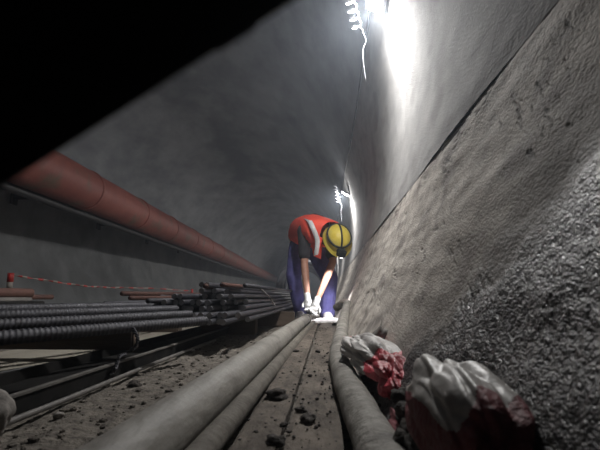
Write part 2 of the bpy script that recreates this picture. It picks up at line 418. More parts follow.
for i, (py, y0, lab) in enumerate(spec):
    p = at(0, py, y0); d = Vector((math.sin(-SK), math.cos(SK), 0))
    bar(near, p-d*.45, SK, lab, 'thick ribbed bars at the left', roll=i*.7)
for i, (py, y0) in enumerate([(336, 1.32), (327, 1.38), (333, 1.2)]):   # the rest of the stack, mostly behind
    p = at(0, py, y0); d = Vector((math.sin(-SK), math.cos(SK), 0))
    bar(near, p-d*.45+Vector((0,0,-.008)), SK, 'ribbed steel bar buried behind the near stack\'s front bars', 'ribbed bars inside the near stack', roll=i)
# far bundle, cut ends towards the camera
bund = rebar_mesh('ribbed_bar_bundle', 6.0, .0136, .02, .010, 8, M['steel'], .10)
cx, z0, dd = -.575, .135, .0312; k = 0
rows = [13, 13, 12, 11, 9, 6, 3]
for rI, cnt in enumerate(rows):
    for j in range(cnt):
        x = cx+(j-(cnt-1)/2)*dd+.001*R_.uniform(-1,1)-.004*rI; z = z0+rI*dd*.90+.0012*R_.uniform(-1,1)
        y = 1.84+.26*abs(R_.gauss(0,1))+.03*rI
        bar(bund, (x, y, z), -.006+.0004*R_.uniform(-1,1), 'dark steel bar in the large bundle whose cut ends face the camera', 'bundle of steel bars', rx=0, roll=R_.random()*6)
for i, (px, py, y0, rz, lab) in enumerate([(245,285.5,2.25,-.03,'stray steel bar lying highest on the bundle'), (205,286,2.05,.02,'rusty brown bar on top of the bundle, left end'), (222,284.5,2.1,-.02,'rusty brown bar on top of the bundle, right end')]):
    p = at(px, py, y0)
    bm = BM(); tube(bm, [(0,0,0),(0,3 if i == 0 else .5,0)], .012, 10); o = obj('steel_bar', bm, M['steel'] if i == 0 else M['rust'])
    o.location = p; o.rotation_euler.z = rz; tag(o, lab, 'bar', 'stray bars on the bundle')
# thin bars in the middle left
for i, (px, py, y0, L, r, m, lab) in enumerate([
    (122,293.5,2.35,3.0,.013,'rust','rusty bar with its end poking out between the stack and the tape'),
    (130,298,2.25,3.0,.012,'rust','rusty bar end just below the topmost rusty bar'),
    (148,301,1.95,2.8,.012,'steel','dark bar end lowest of the middle group'),
    (160,296.5,2.8,2.8,.014,'steel','grey bar behind the rusty bar ends'),
    (105,303.5,2.15,3.0,.012,'steel','dark bar whose end sits furthest left in the middle group')]):
    p = at(px, py, y0); bm = BM(); tube(bm, [(0,0,0),(0,L,0)], r, 12); o = obj('thin_bar', bm, M[m]); o.location = p; o.rotation_euler.z = -.08+.02*i
    tag(o, lab, 'bar', 'thin bars between the stacks')
# rusty pipes at the far left
for i, (px, py, y1, r, m, lab) in enumerate([(31,293,1.95,.020,'rust','brown rusty tube end, upper one at the far left'), (52,297,2.30,.013,'rust','thin brown rod reaching past the rusty tube at the far left'), (30,300,1.85,.012,'edge','grey rod under the brown tube at the far left'), (42,304,1.8,.014,'channel','black rod lowest under the brown tube at the far left')]):
    p = at(px, py, y1); bm = BM(); tube(bm, [p, p+Vector((-.28, -1.6, 0))], r, 16); tag(obj('rusty_tube' if i < 2 else 'metal_rod', bm, M[m]), lab, 'tube' if i < 2 else 'rod')

# timber sleepers carrying the steel
def sleeper(x0, x1, y, z1, w, lab, z0=.0):
    bm = BM(); box(bm, ((x0+x1)/2, y, (z0+z1)/2), (x1-x0, w, z1-z0), bev=.006)
    tag(obj('timber_sleeper', bm, M['timber'], smooth=False), lab, 'sleeper')
sleeper(-.82, -.26, 3.75, .118, .12, 'brown timber sleeper under the bundle nearest the worker', 0)
sleeper(-.82, -.46, 2.95, .118, .12, 'dark timber sleeper under the cut ends of the bundle')
sleeper(-.82, -.36, 6.0, .118, .12, 'timber sleeper under the bundle beyond the worker')
sleeper(-1.5, -.93, .98, .125, .06, 'timber sleeper under the near ribbed bars', .014)
sleeper(-1.3, -.72, 1.66, .125, .06, 'timber sleeper under the far ends of the ribbed bars', .05)
sleeper(-1.75, -.98, 2.95, .20, .10, 'timber sleeper under the thin bars')
sleeper(-2.1, -1.45, 1.5, .215, .10, 'timber sleeper under the rusty tubes at the far left')

# tie wires
def twisted(pts, r, name, lab):
    P = smooth_path(pts, 14); bm = BM()
    for s in (0, math.pi):
        q = []
        for i, p in enumerate(P):
            t = P[min(i+1,len(P)-1)]-P[max(i-1,0)]; u, v = frame(t); a = i*.75+s
            q.append(p+(u*math.cos(a)+v*math.sin(a))*r)
        tube(bm, q, r*.85, 6)
    tag(obj(name, bm, M['steel']), lab, 'wire')
twisted([at(126,325,1.4), at(133,329,1.36), at(137.5,338,1.34), at(136,346,1.34), at(131,350,1.36)], .0035, 'tie_wire', 'twisted tie wire looped down from the nearest ribbed bar')
twisted([gz(125,354,.05), gz(120,356,.052), gz(117,363,.05), gz(115,370,.04), gz(109,374,.02), gz(104,378,.012)], .0035, 'tie_wire', 'beaded twisted wire draped over the channel edge')
bm = BM(); tube(bm, smooth_path([(-.90,.6,.022),(-.97,.9,.02),(-.98,1.3,.02),(-.9,1.7,.02),(-.93,2.2,.018)], 8), .005, 6)
tag(obj('loose_wire', bm, M['blackcable']), 'thin black wire curving over the pale board', 'wire')
# strap around the bundle
P = [(-.795,3.3,.12),(-.79,3.3,.18),(-.72,3.3,.285),(-.60,3.3,.325),(-.48,3.3,.285),(-.385,3.3,.18),(-.38,3.3,.12)]
bm = BM(); tube(bm, smooth_path([Vector(p)+Vector((0,0,.012)) for p in P], 8), .006, 8)
tag(obj('bundle_wire', bm, M['edge']), 'wire tie round the bundle near the worker', 'wire')

# ------------------------------------------------------------------ red pipe on the left wall
e = empty('ventilation_pipe', (-3.2, 1.0, 1.6), 'long faded red pipe slung along the far tunnel wall', 'pipe')
def pp(px, py, x):
    d = ray(px, py); return CAM+d*(x/d.x)
a = pp(43, 170, -2.95); b = pp(212, 250, -3.22)
dirn = (b-a).normalized()
path = [a-dirn*2.2, a, b, b+dirn*4, b+dirn*12, b+dirn*22+Vector((.15,0,0)), b+dirn*32+Vector((.5,0,0))]
path = smooth_path(path, 10)
bm = BM(); tube(bm, path, .245, 32); obj('pipe_body', bm, M['redpipe'], e)
for i in range(7):
    q = a+dirn*(-.7+i*1.55); bm = BM()
    tube(bm, [q-dirn*.02, q-dirn*.018, q+dirn*.018, q+dirn*.02], [.245,.257,.257,.245], 32); obj('joint_ring', bm, M['redpipe'], e)
bm = BM(); off = Vector((-.115, 0, -.268)); tube(bm, [p+off for p in path], .045, 12)  # black tube added to draw the pipe's shaded underside
tag(obj('pipe_shade_line', bm, M['blackcable']), 'black line along the red pipe, modelled as its shaded underside', 'cable')
for i in range(6):
    q = a+dirn*(-1.0+i*2.2); wx = TC.x-math.sqrt(TR**2-(q.z-.27-TC.z)**2)
    e = empty('pipe_bracket', (wx+.1, q.y, q.z-.4), 'dark wall bracket carrying the red pipe', 'bracket', 'brackets under the red pipe')
    x1 = TC.x-math.sqrt(TR**2-(q.z-TC.z)**2)+.03
    bm = BM(); box(bm, ((q.x-.25+x1)/2, q.y, q.z), (abs(q.x-.25-x1), .05, .06)); obj('arm', bm, M['channel'], e, False)
    bm = BM(); box(bm, (x1, q.y, q.z), (.02, .12, .2)); obj('wall_plate', bm, M['channel'], e, False)

# grey hose coil standing behind the worker
e = empty('hose_coil', at(303, 300, 6.4), 'grey-blue hose coil standing upright behind the worker', 'hose')
c = at(304, 288, 6.4); bm = BM()
for w in range(3):
    rr = .38-.045*w
    ring = [c+Vector((rr*math.cos(t*2*math.pi/40), .05*w+.05*math.sin(t*.3), rr*math.sin(t*2*math.pi/40))) for t in range(41)]
    tube(bm, ring, .035, 10)
obj('coil', bm, M['greyhose'], e)
bm = BM(); box(bm, c+Vector((0,.06,-.30)), (.12,.30,.05)); obj('stand', bm, M['channel'], e, False)

# ------------------------------------------------------------------ post and barrier tape
pb = at(10, 282, 3.0)
e = empty('barrier_post', (pb.x, pb.y, 0), 'thin red and white post holding the barrier tape', 'post')
zt = at(10, 273, 3).z; zm = at(10, 282, 3).z; zl = at(10, 289, 3).z
for nm, z_0, z_1, m, r in (('post_top', zm, zt, 'postred', .021), ('white_band', zl, zm, 'postwhite', .019), ('post_shaft', .03, zl, 'postred', .019), ('foot', 0, .03, 'channel', .09)):
    bm = BM(); tube(bm, [(pb.x,pb.y,z_0),(pb.x,pb.y,z_1)], r, 16); obj(nm, bm, M[m], e)
p2 = at(192, 291, 6.6)
e = empty('barrier_post', (p2.x, p2.y, 0), 'far tape post hidden behind the bar bundle', 'post')
bm = BM(); tube(bm, [(p2.x,p2.y,.03),(p2.x,p2.y,p2.z+.03)], .019, 12); obj('post_shaft', bm, M['postred'], e)
bm = BM(); tube(bm, [(p2.x,p2.y,0),(p2.x,p2.y,.03)], .09, 16); obj('foot', bm, M['channel'], e)
bm = BM(); tp = smooth_path([at(12,275,3.0), at(50,281,3.35), at(85,286,3.8), at(112,287.6,4.3), at(150,288.3,5.3), at(192,291,6.6)], 24)
prev = None
for i, p in enumerate(tp):
    a_ = i*.33; w = .009; up = Vector((.5*math.sin(a_)*w, .2*math.sin(a_)*w, max(.35, abs(math.cos(a_)))*w))
    cur = (bm.verts.new(p+up), bm.verts.new(p-up))
    if prev:
        f = bm.faces.new((prev[0], prev[1], cur[1], cur[0])); f.material_index = (i//3) % 2
    prev = cur
ob = obj('barrier_tape', bm, [M['postred'], M['postwhite']]); md = ob.modifiers.new('t', 'SOLIDIFY'); md.thickness = .001
tag(ob, 'red and white striped barrier tape sagging between the posts', 'tape')

# ------------------------------------------------------------------ wall lamps
def add_light(kind, loc, dirv, energy, size=.1, col=(1,.985,.97), parent=None, spot=None, blend=.6):
    l = bpy.data.lights.new('light', kind); l.energy = energy; l.color = col
    if kind == 'AREA': l.shape = 'DISK'; l.size = size
    else: l.shadow_soft_size = size
    if spot: l.spot_size = math.radians(spot); l.spot_blend = blend
    o = bpy.data.objects.new('light', l); COL.objects.link(o); o.location = loc
    o.rotation_euler = Vector(dirv).to_track_quat('-Z', 'Y').to_euler(); return o
def lamp(px, py, y, power, label):
    p = at(px, py, y)
    wx = TC.x+math.sqrt(TR**2-(p.z-TC.z)**2)-.03; p.x = min(p.x, wx-.055)
    dv = Vector((-.52, .12, -.84)).normalized(); rot = dv.to_track_quat('-Z', 'Y').to_matrix()
    e = empty('flood_lamp', p, label, 'lamp')
    bm = BM(); box(bm, p-dv*.022, (.15,.13,.035), rot, .006); obj('housing', bm, M['alu'], e, False)
    bm = BM(); box(bm, p, (.13,.11,.008), rot, .002); obj('lamp_glass', bm, M['lamp'], e, False)
    for s in (-.05,.05): bm = BM(); box(bm, p+Vector((.045,s,.02)), (.11,.012,.012)); obj('bracket_bar', bm, M['alu'], e, False)
    add_light('AREA', p+dv*.02, dv, power, .11)
    add_light('POINT', p+dv*.07+Vector((-.05,0,0)), dv, power*.22, .05)  # added point helper for the glass's side glow; also brightens vault and far wall
    # coiled supply cable hanging beside it
    c0 = p+Vector((-.17, .0, .16)); pts = []
    for k in range(120):
        t = k/119; a_ = t*6*2*math.pi
        pts.append(c0+Vector((.03*math.cos(a_)+.07*t, .05*t+.03*math.sin(a_), -.30*t)))
    bm = BM(); tube(bm, pts, .0055, 6)
    tail = smooth_path([pts[-1], pts[-1]+Vector((.02,.02,-.05)), pts[-1]+Vector((.0,.03,-.12)), pts[-1]+Vector((.015,.04,-.30))], 6)
    tube(bm, tail, .0025, 6)
    return bm, e, p
LP = []
for (px, py, y, pw, lab) in [(396,4,2.35,62,'glaring flood lamp high on the right wall, nearest the camera'), (349.5,194,6.8,62,'second flood lamp on the right wall, just above the helmet')]:
    bm, e, p = lamp(px, py, y, pw, lab); LP.append(p)
    tag(obj('coiled_cable', bm, M['cable']), 'coiled pale cable hanging beside the %s' % ('nearest flood lamp' if y < 3 else 'second flood lamp'), 'cable')
# lamps of the same row further on and behind the camera
for y, pw in ((11.3, 60), (15.9, 60), (20.5, 60), (25.1, 60)):
    q = Vector((LP[0].x+bend(y), y, LP[0].z)); dv = Vector((-.52,.12,-.84)).normalized(); rot = dv.to_track_quat('-Z','Y').to_matrix()
    e = empty('flood_lamp', q, 'distant flood lamp, %s in the wall row' % {11.3:'third',15.9:'fourth',20.5:'fifth',25.1:'last'}[y], 'lamp')
    bm = BM(); box(bm, q-dv*.022, (.15,.13,.035), rot, .006); obj('housing', bm, M['alu'], e, False)
    bm = BM(); box(bm, q, (.13,.11,.008), rot, .002); obj('lamp_glass', bm, M['lamp'], e, False)
    add_light('AREA', q+dv*.02, dv, pw, .11)
# feeder cable along the wall linking the lamps
pts = []
for k in range(86):
    y = .2+k*.3; t = (y-LP[0].y)/4.45; sag = .05*abs(math.sin(math.pi*t)); z = LP[0].z+.14-sag
    pts.append((TC.x+math.sqrt(TR**2-(z-TC.z)**2)-.045+bend(y), y, z))
bm = BM(); tube(bm, pts, .007, 6); tag(obj('feeder_cable', bm, M['blackcable']), 'black feeder cable strung along the wall between the lamps', 'cable')

# ------------------------------------------------------------------ sacks
def sack(name, c, size, seed, m, label, red, rot=0, folds=1.0, res=5):
    bm = BM(); q = bmesh.ops.create_icosphere(bm, subdivisions=res, radius=1); rm = Matrix.Rotation(rot, 3, 'Z')
    for v in bm.verts:
        u = v.co.copy()
        n = abs(N(u.x*1.6+seed, u.y*1.6, u.z*1.6)); n2 = abs(N(u.x*3.4+seed, u.y*3.4, u.z*3.4+5)); n3 = N(u.x*9, u.y*9+seed, u.z*9)
        s = 1+folds*(.42*n-.30*n2)+.03*n3
        z = u.z*s; z = z if z > -.55 else -.55+(z+.55)*.25
        v.co = Vector(c)+rm @ Vector((u.x*s*size[0], u.y*s*size[1], z*size[2]))
    bm.faces.ensure_lookup_table()
    for f in bm.faces:
        cc = rm.inverted() @ (f.calc_center_median()-Vector(c)); cc = Vector((cc.x/size[0], cc.y/size[1], cc.z/size[2]))
        f.material_index = 1 if red(cc, N(cc.x*2+seed, cc.y*2, cc.z*2)) else 0
    return tag(obj(name, bm, m), label, 'sack')
SM = [M['sackw'], M['sackr']]
M['sackr_shade'] = mat('shaded_red_woven_plastic', (.13,.012,.018), (.20,.02,.03), 14, .6, .5, 130, c3=(.03,.01,.01), s3=7)  # darker copy of the red; shade of the camera side is in the colour
M['sackg'] = mat('dirty_white_woven_plastic', (.34,.32,.30), (.54,.52,.49), 14, .42, .2, 60, c3=(.20,.18,.165), s3=9)
SD = [M['sackg'], M['sackr_shade']]
def sack2(name, A, B, wid, hei, seed, label, red, folds, m=SM, upv=Vector((0,0,1)), pinch=.0):
    """crumpled sack stretched from A to B"""
    A, B = Vector(A), Vector(B); L = (B-A); l = L.length/2; Y = L.normalized(); X = Y.cross(upv).normalized(); Z = X.cross(Y); c = (A+B)/2
    bm = BM(); bmesh.ops.create_icosphere(bm, subdivisions=6, radius=1); uv = {}
    for v in bm.verts:
        u = v.co.copy()
        ridge = abs(N(u.x*1.5+seed, u.y*1.1, u.z*1.5)); cre = abs(N(u.x*1.7+seed, u.y*.7+4, u.z*1.7+u.y*.8))
        cr2 = abs(N(u.x*3.5+seed, u.y*2, u.z*3.5))
        k = 1+folds*(1.5*ridge-.30*math.exp(-cre/.10)-.35*cr2) - pinch*math.exp(-(u.y/.3)**2)
        sq = 1/(abs(u.x)**3+abs(u.y)**3+abs(u.z)**3)**(1/3.)
        w = u*k*(.55+.45*sq); z = w.z if w.z > -.6 else -.6+(w.z+.6)*.25
        uv[v.index] = w; v.co = c+X*w.x*wid+Y*w.y*l+Z*z*hei
    for f in bm.faces:
        w = sum((uv[v.index] for v in f.verts), Vector())/len(f.verts)
        f.material_index = 1 if red(w, N(w.x*2+seed, w.y*2, w.z*2)) else 0
    return tag(obj(name, bm, m), label, 'sack')
sack2('woven_sack', at(428,374,.57)+Vector((-.0,0,-.014)), at(532,452,.375)+Vector((-.010,0,-.018)), .044, .050, 3.2,
      'large crumpled sack nearest the camera, dull white on top, red with shade in its colour below', lambda w, n: w.z < .30+.25*n-max(0, -w.y)*.2 or w.y > .60+.2*n, .24, m=SD)
sack2('folded_sack', at(354,340,1.42)+Vector((0,0,-.008)), at(393,363,.99)+Vector((0,0,-.01)), .052, .036, 9.4,
      'folded white and red woven sack wedged between hose and wall', lambda w, n: w.x < -.80+.1*n or w.y < -.8 or w.y > .75+.2*n, .5)
sack2('crumpled_sack', at(388,360,1.02)+Vector((0,0,-.006)), at(408,387,.86)+Vector((0,0,-.012)), .036, .034, 5.3,
      'red crumpled end of a sack lying in front of the folded white one', lambda w, n: w.z > -.5 or n > 0, .5)
# pale ridge / scarf of hardened mud behind the folded sack
bm = BM(); rock(bm, at(382,342,1.36)+Vector((.0,0,-.02)), .056, 12, (.55,.8,1.15), 4, .4)
tag(obj('mud_lump', bm, M['stone']), 'lump of mud and sacking against the wall behind the folded sack', 'lump')
# dark crumpled cloth and rubble in the shadow between the sacks
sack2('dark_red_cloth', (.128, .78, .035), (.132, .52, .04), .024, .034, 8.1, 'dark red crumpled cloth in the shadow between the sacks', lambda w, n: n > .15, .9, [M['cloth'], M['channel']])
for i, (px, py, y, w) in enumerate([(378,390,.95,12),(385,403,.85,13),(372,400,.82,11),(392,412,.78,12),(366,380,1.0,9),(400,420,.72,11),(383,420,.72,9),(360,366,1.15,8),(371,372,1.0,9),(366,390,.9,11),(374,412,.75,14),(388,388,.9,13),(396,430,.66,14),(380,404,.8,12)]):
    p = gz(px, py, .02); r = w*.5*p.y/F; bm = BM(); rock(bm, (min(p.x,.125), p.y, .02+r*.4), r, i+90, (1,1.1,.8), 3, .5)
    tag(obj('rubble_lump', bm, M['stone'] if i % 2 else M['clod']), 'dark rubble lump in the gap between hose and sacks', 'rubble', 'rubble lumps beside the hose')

for i, (px, py, y, w) in enumerate([(403,398,.80,20),(410,412,.70,22),(414,392,.74,16),(411,432,.62,24),(420,446,.56,26),(402,440,.60,18)]):  # dark lumps added over lit grit as the gap's shadow
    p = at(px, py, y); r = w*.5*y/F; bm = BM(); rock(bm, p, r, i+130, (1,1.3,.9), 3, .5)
    tag(obj('rubble_lump', bm, M['clod']), 'dark rubble piled between the two sacks, carrying the shadow there', 'rubble', 'shade-filling rubble between the sacks')

# ------------------------------------------------------------------ black slab over the lens, upper left
P1 = CAM+ray(335,-25)*.088; P2 = CAM+ray(-60,226)*.088
ed = (P2-P1).normalized(); md_ = ((P1+P2)/2-CAM); nr = (md_-ed*md_.dot(ed)).normalized(); up = ed.cross(nr).normalized()
if up.dot(Up) < 0: up = -up
e = empty('machine_bumper', P1, 'black out-of-focus machine edge hanging across the upper left corner', 'machine')
bm = BM(); L_ = (P2-P1).length; rot = Matrix((ed, up, nr)).transposed(); mid = (P1+P2)/2
box(bm, mid+up*.16+nr*.018, (L_*1.5, .32, .036), rot, .002); obj('bumper_plate', bm, M['black'], e, False)
q = CAM+ray(236,34)*.088; q = P1+ed*((q-P1).dot(ed)); bm = BM(); box(bm, q+nr*.004, (.010, .0012, .004), rot, .0004); obj('worn_edge_highlight', bm, M['worn_glint'], e, False)

# ------------------------------------------------------------------ the worker
person = empty('person', (-.13, 4.55, 0), 'worker in red vest and yellow helmet bending down over the end of the pipe', 'person')
def bake(o):
    dg = bpy.context.evaluated_depsgraph_get(); me = bpy.data.meshes.new_from_object(o.evaluated_get(dg)); return me
def skinned(name, chains, m, sub=2, extra=None, vox=.009, smooth=3, across=None):
    """tapered limbs (hulls between round joints) fused into one continuous surface"""
    ax_ = across or Vector((1, 0, 0)); big = BM()
    def ball(bm, p, r):
        ra, rd = r if isinstance(r, tuple) else (r, r)
        q = bmesh.ops.create_icosphere(bm, subdivisions=2, radius=1)
        for v in q['verts']:
            u = v.co.copy()*rd; v.co = Vector(p)+u+ax_*(u.dot(ax_)*(ra/rd-1))
    for ch in chains:
        for (p0, r0), (p1, r1) in zip(ch[:-1], ch[1:]):
            b = BM(); ball(b, p0, r0); ball(b, p1, r1)
            h = bmesh.ops.convex_hull(b, input=b.verts[:])
            bmesh.ops.delete(b, geom=[v for v in b.verts if not v.link_faces], context='VERTS')
            inn = [g for g in h['geom_interior'] if isinstance(g, bmesh.types.BMVert) and g.is_valid]
            if inn: bmesh.ops.delete(b, geom=inn, context='VERTS')
            keep = set(f for f in h['geom'] if isinstance(f, bmesh.types.BMFace) and f.is_valid)
            bmesh.ops.delete(b, geom=[f for f in b.faces if f not in keep], context='FACES')
            bmesh.ops.recalc_face_normals(b, faces=b.faces[:])
            t = bpy.data.meshes.new('t'); b.to_mesh(t); b.free(); big.from_mesh(t); bpy.data.meshes.remove(t)
    if extra: extra(big)
    res = bpy.data.meshes.new(name); big.to_mesh(res); big.free()
    o = bpy.data.objects.new('tmp', res); COL.objects.link(o)
    q = o.modifiers.new('r', 'REMESH'); q.mode = 'VOXEL'; q.voxel_size = vox
    if smooth: q = o.modifiers.new('sm', 'SMOOTH'); q.iterations = smooth; q.factor = .5
    bpy.context.view_layer.update(); res = bake(o); bpy.data.objects.remove(o)
    bm = BM(); bm.from_mesh(res); bm.transform(parent_world(person).inverted()); bm.to_mesh(res); bm.free()
    res.name = name; finish(res, True); res.materials.clear(); res.materials.append(m)
    o = bpy.data.objects.new(name, res); COL.objects.link(o); o.parent = person
    return o
pel = at(307,241,4.72); waist = at(309,231,4.62); chest = at(315,228.5,4.40); neckb = at(324,230,4.22); headc = at(337.5,240,4.02)
rS = at(304.5,231,4.26); lS = at(329,237,4.34)
rE = at(304.5,264,4.22); lE = at(333,262,4.22)
rW = at(307.5,298,4.10); lW = at(316.5,302,4.05)
rH = at(299,247,4.66); lH = at(315,247,4.74)
rK = at(293.5,276,4.52); lK = at(329.5,278,4.50)
rA = Vector((-.262, 4.62, .09)); lA = Vector((.022, 4.52, .09))
# head frame: crown towards the camera, face down
crown = Vector((.22,-.80,.42)).normalized(); face = Vector((.10,-.35,-1)); face = (face-crown*face.dot(crown)).normalized(); side = face.cross(crown).normalized()
HM = Matrix((side, face, crown)).transposed()
def hp_(x, y, z): return headc+HM @ Vector((x, y, z))
def head_extra(bm):
    q = bmesh.ops.create_icosphere(bm, subdivisions=3, radius=1)
    for v in q['verts']:
        u = v.co; w = .074*(1-.22*max(0,-u.z)*max(0,u.y+.2)); v.co = hp_(u.x*w, u.y*.092-.004, u.z*.108-.028)
    for (x, y, z, rx, ry, rz) in ((0,.094,-.045,.011,.016,.022),(0,.075,-.115,.024,.018,.016),(.074,-.005,-.04,.008,.018,.028),(-.074,-.005,-.04,.008,.018,.028),(0,.08,-.012,.05,.012,.008)):
        q = bmesh.ops.create_icosphere(bm, subdivisions=2, radius=1)
        for v in q['verts']: u = v.co.copy(); v.co = hp_(x+u.x*rx, y+u.y*ry, z+u.z*rz)
mid = lambda a, b, t=.5: a+(b-a)*t
body = skinned('body', [
    [(pel,(.13,.12)),(waist,(.125,.105)),(chest,(.15,.115)),(neckb,.062),(hp_(0,-.02,-.10),.052),(hp_(0,0,-.04),.05)],
    [(chest,.15),(rS,.062),(mid(rS,rE),.046),(rE,.037),(mid(rE,rW,.3),.038),(rW,.026),(rW+(rW-rE).normalized()*.03,.026)],
    [(chest,.15),(lS,.062),(mid(lS,lE),.046),(lE,.037),(mid(lE,lW,.3),.038),(lW,.026),(lW+(lW-lE).normalized()*.03,.026)],
    [(pel,.13),(rH,.09),(mid(rH,rK),.078),(rK,.056),(mid(rK,rA,.4),.055),(rA,.038)],
    [(pel,.13),(lH,.09),(mid(lH,lK),.078),(lK,.056),(mid(lK,lA,.4),.055),(lA,.038)]], M['skin'], 2, head_extra, .008, 4)
# trousers
skinned('jeans', [[(pel,(.16,.145)),(mid(pel,waist,.6),(.15,.13))],
    [(pel,.16),(rH,.115),(mid(rH,rK),.100),(rK,.080),(mid(rK,rA,.5),.074),(Vector((rA.x,rA.y,.115)),.070),(Vector((rA.x,rA.y,.075)),.072)],
    [(pel,.16),(lH,.115),(mid(lH,lK),.106),(lK,.090),(mid(lK,lA,.5),.084),(Vector((lA.x,lA.y,.115)),.082),(Vector((lA.x,lA.y,.080)),.084)]], M['jeans'], 2, None, .010, 3)
# short-sleeved dark shirt
skinned('shirt', [[(waist-(chest-waist)*.35,(.135,.11)),(waist,(.13,.105)),(chest,(.155,.112)),(mid(chest,neckb,.8),.075)],
    [(chest,.16),(rS,.076),(mid(rS,rE,.5),.062),(mid(rS,rE,.72),.062)], [(chest,.16),(lS,.076),(mid(lS,lE,.5),.062),(mid(lS,lE,.72),.062)]], M['shirt'], 2, None, .010, 2)
# hi-vis vest: lofted rings along the back, thin, with an open hem and armholes hidden under the shoulders
ax = (lS-rS).normalized()
sp = smooth_path([at(304,239,4.78), at(305,233,4.68), at(310,229.5,4.52), chest, at(320,229,4.28), at(326,231.5,4.17), at(330,234,4.10)], 6)
NS = len(sp); NR = 40
def vest_pt(i, a, off=0.0):
    t = i/(NS-1); c = sp[i]; T = (sp[min(i+1,NS-1)]-sp[max(i-1,0)]).normalized()
    u = (ax-T*ax.dot(T)).normalized(); v = u.cross(T); v = v if v.z > 0 else -v      # v: out of the back
    w = (.165+.035*math.sin(t*math.pi*.9)); w = w*(1-.40*sstep(.82,1,t)); dp = .140-.02*t
    ca, sa = math.cos(a), math.sin(a)
    x = math.copysign(abs(ca)**.85, ca)*(w+off); y = math.copysign(abs(sa)**.85, sa)*(dp+off)
    if sa < 0: y *= 1.05+.35*math.sin(t*math.pi)       # loose belly side
    rip = .008*N(a*2.2+3, t*6, 2)+.005*N(a*6, t*9, 4)
    return c+u*x+v*y+(u*ca+v*sa)*rip
def vest_mesh(i0, i1, k0, k1, off, m, name, par, thick):
    bm = BM(); g = [[bm.verts.new(vest_pt(i, 2*math.pi*k/NR, off)) for k in range(k0, k1+1)] for i in range(i0, i1+1)]
    for a_ in range(len(g)-1):
        for b_ in range(len(g[0])-1): bm.faces.new((g[a_][b_], g[a_][b_+1], g[a_+1][b_+1], g[a_+1][b_]))
    bmesh.ops.remove_doubles(bm, verts=bm.verts[:], dist=1e-5)
    o = obj(name, bm, m, par); md = o.modifiers.new('t', 'SOLIDIFY'); md.thickness = thick; md.offset = 0; return o
vest = vest_mesh(0, NS-1, 0, NR, 0, M['vest'], 'safety_vest', person, .005)
# front flap that hangs free from the chest
bm = BM(); fl_ = []
A0 = at(308,232,4.17); B0 = at(323,238,4.10); A1 = at(314,256,4.20); B1 = at(321,259,4.16)
for i in range(13):
    t = i/12; row = []
    for j in range(11):
        s = j/10; p = mid(mid(A0,B0,s), mid(A1,B1,s), t); row.append(bm.verts.new(p+Vector((0, .012*math.sin(s*7+t*2)-.05*math.sin(t*math.pi)*.6, 0))))
    fl_.append(row)
for i in range(12):
    for j in range(10): bm.faces.new((fl_[i][j], fl_[i][j+1], fl_[i+1][j+1], fl_[i+1][j]))
o = obj('vest_flap', bm, M['vest'], person); o.modifiers.new('t', 'SOLIDIFY').thickness = .004
bm = BM(); pr = None
for i, (px, py, y) in enumerate([(302,218.5,4.45),(305,217.5,4.38),(309,220,4.24),(312,226,4.15),(314.5,233,4.11),(316.5,242,4.10),(316,250,4.12),(315.5,256,4.15)]):
    pass
strp = smooth_path([at(301.5,219.5,4.44), at(305,217.8,4.32), at(309.5,221,4.17), at(312.5,227,4.10), at(315.5,234,4.075), at(317.5,241,4.075), at(317,249,4.09), at(316,255,4.13)], 5)
for k_, p in enumerate(strp):
    p = p+(CAM-p).normalized()*(.075*(1-sstep(12, 26, k_))+.005)
    w = Vector((.022,-.004,.006)); cur = (bm.verts.new(p-w), bm.verts.new(p+w))
    if pr: bm.faces.new((pr[0], pr[1], cur[1], cur[0]))
    pr = cur
o = obj('reflective_stripe', bm, M['reflect'], vest); o.modifiers.new('t', 'SOLIDIFY').thickness = .003
vest_mesh(3, 5, 0, NR, .006, M['reflect'], 'reflective_stripe', vest, .003)
# gloves with five fingers, closed on the pipe end
def glove(W, palm_dir, name, sgn, spread):
    d = palm_dir.normalized(); u, v = frame(d); sidev = (spread-d*spread.dot(d)).normalized(); nrm = d.cross(sidev).normalized()*sgn
    P0 = W+d*.035; chains = [[(W-d*.03,.031),(W,.029),(P0,(.036,.024)),(W+d*.075,(.038,.022))]]
    def ex(bm): pass
    for k, (L, o_) in enumerate(((.068,-.030),(.078,-.010),(.074,.011),(.058,.030))):
        b = W+d*.075; base = b+sidev*o_
        q1 = base+d*L*.42+nrm*.006; q2 = q1+d*L*.25+nrm*L*.28; q3 = q2+d*L*.02+nrm*L*.34
        chains.append([(b,.022),(base+d*.008,.0115),(q1,.0105),(q2,.0095),(q3,.0085)])
    t0 = W+d*.03-sidev*.03; chains.append([(P0,.03),(t0,.014),(t0-sidev*.022+d*.022+nrm*.008,.012),(t0-sidev*.022+d*.05+nrm*.024,.010)])
    return skinned(name, chains, M['glove'], 2, None, .0035, 2)
glove(rW, Vector((.18,-.35,-1)), 'glove', 1, Vector((.9,-.3,0)))
glove(lW, Vector((-.35,-.35,-1)), 'glove', -1, Vector((-.9,-.5,0)))
